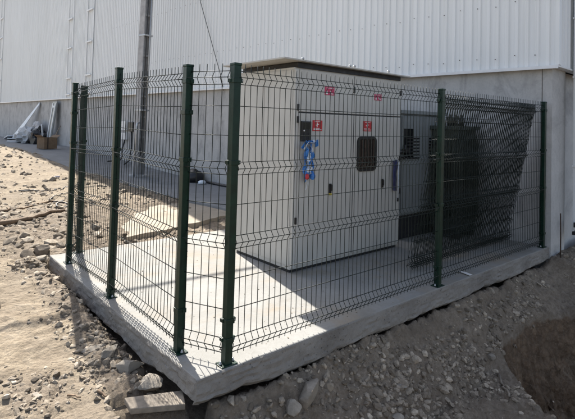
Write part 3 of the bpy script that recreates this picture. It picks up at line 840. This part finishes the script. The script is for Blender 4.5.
# twigs and cables in the sunlit dirt
def ground_line(name, pts, r, mat, label, cat, lift=.3, n=8, wig=.03, seed=1, group=None):
    rng = random.Random(seed); out = []
    for i in range(len(pts)-1):
        a, c = Vector(pts[i]), Vector(pts[i+1])
        for k in range(6):
            p = a.lerp(c, k/6); x, y = p.x+rng.gauss(0, wig), p.y+rng.gauss(0, wig)
            out.append((x, y, float(ground_z(np.array([x]), np.array([y]))[0])+r*lift+.01))
    rs = [r*(1-.5*i/len(out)) for i in range(len(out))]
    q = MB(); q.tube(out, rs, n); return tag(q.build(name, mat), label, cat, group)
ground_line('dry_branch', [(-.55,5.72),(.05,6.0),(.85,6.42)], .045, M['twig'], 'long dry branch lying across the dirt left of the fence', 'branch', .5, wig=.035, seed=3)
ground_line('dry_branch', [(-.25,6.95),(.2,7.1),(.55,7.6),(.9,7.6)], .022, M['twig'], 'thin crooked branch behind the long branch in the dirt', 'branch', .5, wig=.05, seed=5)
ground_line('wire_offcut', [(.95,7.35),(.80,7.75),(1.1,8.3),(1.6,8.6)], .012, M['pipe'], 'thin curling black wire in the dirt behind the branches', 'wire', .5, wig=.04, seed=6)
ground_line('wire_offcut', [(.5,9.2),(1.0,9.0),(1.7,9.5),(2.3,9.3)], .014, M['pipe'], 'black wire lying near the walkway edge left of the fence', 'wire', .5, wig=.05, seed=8)
ground_line('dry_branch', [(-.86,.62),(-.80,.50)], .007, M['twig'], 'short twig lying in the near sand right of the rubble heap', 'twig', .6, wig=.004, seed=9)
ground_line('dry_branch', [(-.70,.50),(-.66,.40)], .009, M['twig'], 'short dark twig in the sand left of the plank', 'twig', .6, wig=.004, seed=10)
ground_line('dry_branch', [(2.62,-.80),(2.80,-.62),(2.86,-.52)], .012, M['wood'], 'pale broken root sticking out at the rim of the pit', 'root', 1.0, wig=.012, seed=12)
q = MB(); q.tube([(.73+.10*math.cos(w), 6.71+.10*math.sin(w), .06+.035*math.sin(w)) for w in [i*.42 for i in range(15)]], .012, 7)
tag(q.build('wire_loop', M['pipe']), 'small ring of black wire lying in the dirt', 'wire')
q = MB(); q.bbox((-.07,-.05,-.01), (.07,.05,.03), .012); 
tag(q.build('plastic_scrap', M['navy'], None, (1.75, 11.0, .09)), 'small dark blue scrap on the sunlit dirt near the walkway', 'scrap')

# ------------------------------------------------------------------ utility pole
up = thing('utility_pole', 'weathered grey utility pole standing on the walkway before the hall', 'pole', (3.84, 10.55, .06))
b = MB()
for (x0, x1, y0, y1) in ((-.13,-.095,-.12,.12),(.095,.13,-.12,.12),(-.096,.096,-.012,.012)): b.bbox((x0,y0,0), (x1,y1,8.6), .006)
for k in range(14): b.bbox((-.094,-.085,.5+.6*k), (.094,-.072,.56+.6*k), .003)
b.build('shaft', M['polegrey'], up)
b = MB(); b.bbox((-.19,-.19,-.02), (.19,.19,.05), .01); b.build('base_plate', M['polegrey'], up)
b = MB(); b.tube([(.06,-.15,.05),(.06,-.15,7.8)], .026, 8); b.build('conduit', M['galv'], up)
b = MB(); b.tube([(-.20,-.10,.0),(-.20,-.10,1.45),(-.18,-.10,1.53),(-.11,-.10,1.56)], .030, 8); b.build('conduit', M['galv'], up)
b = MB(); b.tube([(-.05,-.15,.6),(-.05,-.15,7.0)], .014, 8); b.build('cable', M['pipe'], up)
for z in (1.9, 4.1, 6.2): b = MB(); b.bbox((-.14,-.18,z), (.14,.13,z+.05), .004); b.build('strap', M['galv'], up)
up.rotation_euler = (R(.6), R(.7), R(12))

# overhead service line (its shadow crosses the slab)
pts = []
for i in range(41):
    u = i/40; x = 5.2-34*u; pts.append((x, 7.15+.28*math.cos(0)*0 + .10*(5.2-x)*.03 - .075*(x-.9), 6.3-3.0*u*(1-u)*.35))
b = MB(); b.tube(pts, .028, 8); tag(b.build('overhead_cable', M['pipe']), 'thick overhead service cable running to the hall wall above the fence', 'cable')
# wire down the cladding
def onwall(y, z, o=.13): return MW @ Vector((-o, y, z))
b = MB(); b.tube([onwall(10.9,8.6), onwall(9.9,6.6,.16), onwall(9.22,5.23,.14), onwall(8.37,3.55,.14), onwall(8.1,3.0,.13), onwall(8.02,2.55,.06)], .009, 6)
tag(b.build('wall_cable', M['pipe']), 'thin dark cable slanting down across the ribbed cladding', 'cable')

# ------------------------------------------------------------------ clutter along the wall
# electrical boxes
t = thing('electrical_box', 'pair of small pale boxes with cables fixed on the plinth behind the fence', 'electrical box')
t.matrix_world = MW @ Matrix.Translation((-.002, 14.0, 0))
q = MB(); q.bbox((-.14,-.12,1.32), (0,.22,1.64), .012); q.build('upper_box', M['trim'], t)
q = MB(); q.bbox((-.14,-.12,.98), (0,.20,1.22), .012); q.build('lower_box', M['trim'], t)
q = MB(); q.bbox((-.10,-.62,1.28), (0,-.28,1.62), .012); q.build('meter', M['black'], t)
q = MB(); q.tube([(-.08,0,.98),(-.15,.05,.6),(-.25,-.2,.35),(-.5,-.6,.30),(-.9,-.5,.26)], .028, 7); q.tube([(-.05,-.45,1.28),(-.06,-.5,.7),(-.3,-.9,.3),(-.7,-1.4,.22)], .024, 7); q.build('cable', M['pipe'], t)
def blob(base, scale, seed, amp=.3, freq=1.6, flat=0):
    v = base.copy(); nz = fbm(v[:,0]+seed, v[:,1]+1.3*v[:,2], freq, 4, seed, .6); v = v*(1+amp*nz)[:,None]
    v = v*np.array(scale); v[:,2] = np.maximum(v[:,2], -scale[2]*.55); v[:,2] += scale[2]*.55; return v
q = MB(); q.add(blob(ICO3[0], (.27,.30,.24), 5, .35), ICO3[1], 0, True)
tag(q.build('plastic_bag', M['bagblack'], None, (wallx(8.9)-.30, 8.95, rise(8.9))), 'black plastic bag slumped at the wall foot between the corner posts', 'bag')
q = MB(); q.tube([(wallx(y)-.16+.03*math.sin(y*3), y, float(rise(y))+.035) for y in np.arange(6.6, 9.4, .2)], .035, 8)
tag(q.build('hose', M['pipe']), 'black hose lying along the wall foot behind the cabinet', 'hose')
q = MB(); q.add(blob(ICO2[0], (.12,.10,.07), 8, .4), ICO2[1], 0, True)
tag(q.build('paper_scrap', M['pale'], None, (wallx(8.5)-.38, 8.42, rise(8.5))), 'crumpled white scrap beside the black bag at the wall foot', 'scrap')
# cardboard box
bx = thing('cardboard_box', 'brown cardboard box with open flaps on the walkway by the wall', 'box', (3.33, 18.6, .42), .35)
w, d, h = .29, .24, .46; q = MB()
q.box((-w,-d,0),(w,-d+.012,h)); q.box((-w,d-.012,0),(w,d,h)); q.box((-w,-d+.012,0),(-w+.012,d-.012,h)); q.box((w-.012,-d+.012,0),(w,d-.012,h)); q.box((-w+.012,-d+.012,0),(w-.012,d-.012,.012))
q.build('body', M['card'], bx)
for sx in (-1, 1):
    q = MB(); q.add([(sx*w,-d,h),(sx*w,d,h),(sx*(w+.14),d,h+.10),(sx*(w+.14),-d,h+.10),(sx*w,-d,h+.008),(sx*w,d,h+.008),(sx*(w+.14),d,h+.108),(sx*(w+.14),-d,h+.108)],[(0,1,2,3),(7,6,5,4),(0,4,5,1),(1,5,6,2),(2,6,7,3),(3,7,4,0)]); q.build('flap', M['card'], bx)
q = MB(); q.box((-.16,-d-.003,.0),(-.10,-d-.001,h)); q.build('tape', M['rust'], bx)
for k, (a, c, lab) in enumerate([((-.18,0,.05),(-.24,.05,1.0),'pale stick poking straight up out of the cardboard box'),((.1,0,.05),(.72,.2,.95),'thin stick leaning right out of the cardboard box')]):
    q = MB(); q.tube([bx.matrix_basis @ Vector(a), bx.matrix_basis @ Vector(c)], .022, 6)
    tag(q.build('stick', M['wood'] if k else M['sheet']), lab, 'stick', 'sticks standing in the cardboard box')
# leaning boards
def lean(y, dy_top, wid, ztop, foot, th, mat, name, label, cat, taper=1.0):
    a = Vector((wallx(y)-foot, y, .42)); c = Vector((wallx(y+dy_top)-.06, y+dy_top, ztop)); t = (c-a).normalized()
    s = Vector((0,1,0)) - t*t.y; s.normalize(); nn = t.cross(s)
    vs = []
    for p, ww in ((a, wid), (c, wid*taper)):
        for u, v in ((-1,-1),(1,-1),(1,1),(-1,1)): vs.append(p+s*u*ww/2+nn*v*th/2)
    q = MB(); q.add(vs, [(3,2,1,0),(4,5,6,7)]+[(k,(k+1)%4,4+(k+1)%4,4+k) for k in range(4)]); return tag(q.build(name, mat), label, cat)
lean(26.0, -1.6, .95, 2.45, .9, .03, M['sheet'], 'metal_sheet', 'pale tapering sheet leaning against the plinth above the heap', 'sheet', .25)
pn = thing('door_panel', 'tall narrow pale panel leaning upright against the plinth', 'panel', (wallx(21.6)-.40, 21.6, .42))
q = MB(); A = Matrix.Rotation(R(7), 4, 'Y')
q.bbox((-.03,-.36,0), (.03,.36,2.08), .006, 0, A); q.build('board', M['tgrey'], pn)
q = MB(); 
q.bbox((-.05,-.28,.1), (-.032,-.14,2.0), .004, 0, A); q.bbox((-.05,.16,.1), (-.032,.30,2.0), .004, 0, A); q.bbox((-.05,-.13,1.78), (-.032,.15,1.88), .004, 0, A); q.build('trim', M['sheet'], pn)
# heap
q = MB(); q.add(blob(ICO3[0], (.42,.85,.46), 9, .75, 2.6), ICO3[1], 0, False)
tag(q.build('sack', M['sack'], None, (3.62, 23.6, .42)), 'pale grey crumpled sack in the middle of the heap by the wall', 'sack')
q = MB(); q.add(blob(ICO3[0], (.35,.60,.50), 12, .6, 2.3), ICO3[1], 0, False)
tag(q.build('rubbish_bag', M['bagblack'], None, (3.85, 22.5, .42)), 'black rubbish bag between the pale sack and the cardboard box', 'bag')
q = MB(); q.add(blob(ICO3[0], (.30,.95,.42), 15, .8, 2.6), ICO3[1], 0, False)
tag(q.build('cable_bundle', M['polegrey'], None, (4.02, 23.6, .8)), 'tangled grey bundle lying on top of the sack by the wall', 'bundle')
q = MB()
for k, (yy_, ang, zz) in enumerate([(25.4,.55,.45),(26.3,.50,.52),(27.4,.42,.58)]):
    A = Matrix.Translation((3.35+.12*k, yy_, zz)) @ Matrix.Rotation(1.9-ang, 4, 'Z') @ Matrix.Rotation(.05*k, 4, 'Y')
    s = MB(); s.bbox((-1.1,-.25,-.03), (1.1,.25,.03), .006, 0, A)
    tag(s.build('roof_sheet', M['sheet']), ['nearest pale flat sheet lying on the walkway before the sack','middle one of the three pale flat sheets lying on the walkway','farthest of the three pale flat sheets lying on the walkway'][k], 'sheet', 'flat sheets lying left of the sack')
q = MB(); q.tube([(wallx(25)-.55+.25*math.sin(i*.33), 24.6+.16*i, .50+.55*math.sin(i*.28)) for i in range(12)], .07, 8)
tag(q.build('hose', M['pipe']), 'thick black hose arched over the pale sheets by the wall', 'hose')

# ------------------------------------------------------------------ light, sky, camera
SUN_EL = R(48.5); sx, sy = .225, .974
az = math.atan2(sx, sy)
W = bpy.data.worlds.new('World'); S.world = W; W.use_nodes = True
nt = W.node_tree; bg = nt.nodes['Background']
sky = nt.nodes.new('ShaderNodeTexSky'); sky.sky_type = 'NISHITA'; sky.sun_disc = False
sky.sun_elevation = SUN_EL; sky.sun_rotation = az; sky.altitude = 200; sky.air_density = 1.0; sky.dust_density = 2.5; sky.ozone_density = 1.0
hs = nt.nodes.new('ShaderNodeHueSaturation'); hs.inputs['Saturation'].default_value = .72
nt.links.new(sky.outputs[0], hs.inputs['Color']); nt.links.new(hs.outputs[0], bg.inputs[0]); bg.inputs[1].default_value = .100
sd = bpy.data.lights.new('sun', 'SUN'); sd.energy = 4.8; sd.angle = R(.55); sd.color = (1, .955, .88)
so = bpy.data.objects.new('sun', sd); COL.objects.link(so)
dirn = Vector((sx*math.cos(SUN_EL), sy*math.cos(SUN_EL), math.sin(SUN_EL)))
so.rotation_euler = dirn.to_track_quat('Z', 'Y').to_euler(); so.location = dirn*30

f_, cy_, yaw, pit, rol = 470.635, 110.566, R(40.6176), R(1.6826), R(1.46535)
c, s_ = math.cos(yaw), math.sin(yaw)
fwd0 = Vector((s_, c, 0)); r0 = Vector((c, -s_, 0)); u0 = Vector((0,0,1))
fwd = math.cos(pit)*fwd0+math.sin(pit)*u0; u1 = math.cos(pit)*u0-math.sin(pit)*fwd0
rt = math.cos(rol)*r0+math.sin(rol)*u1; u2 = math.cos(rol)*u1-math.sin(rol)*r0
cd = bpy.data.cameras.new('camera'); cd.sensor_fit = 'HORIZONTAL'; cd.sensor_width = 36
cd.lens = f_/575*36; cd.shift_y = -(209.5-cy_)/575; cd.clip_start = .05; cd.clip_end = 600
cam = bpy.data.objects.new('camera', cd); COL.objects.link(cam)
cam.matrix_world = Matrix(((rt.x,u2.x,-fwd.x,-1.8800322),(rt.y,u2.y,-fwd.y,-2.77651088),(rt.z,u2.z,-fwd.z,1.67855757),(0,0,0,1)))
S.camera = cam
S.view_settings.view_transform = 'Standard'; S.view_settings.look = 'None'; S.view_settings.gamma = 1
S.view_settings.use_curve_mapping = False; S.view_settings.exposure = 1.38
S.render.engine = 'CYCLES'
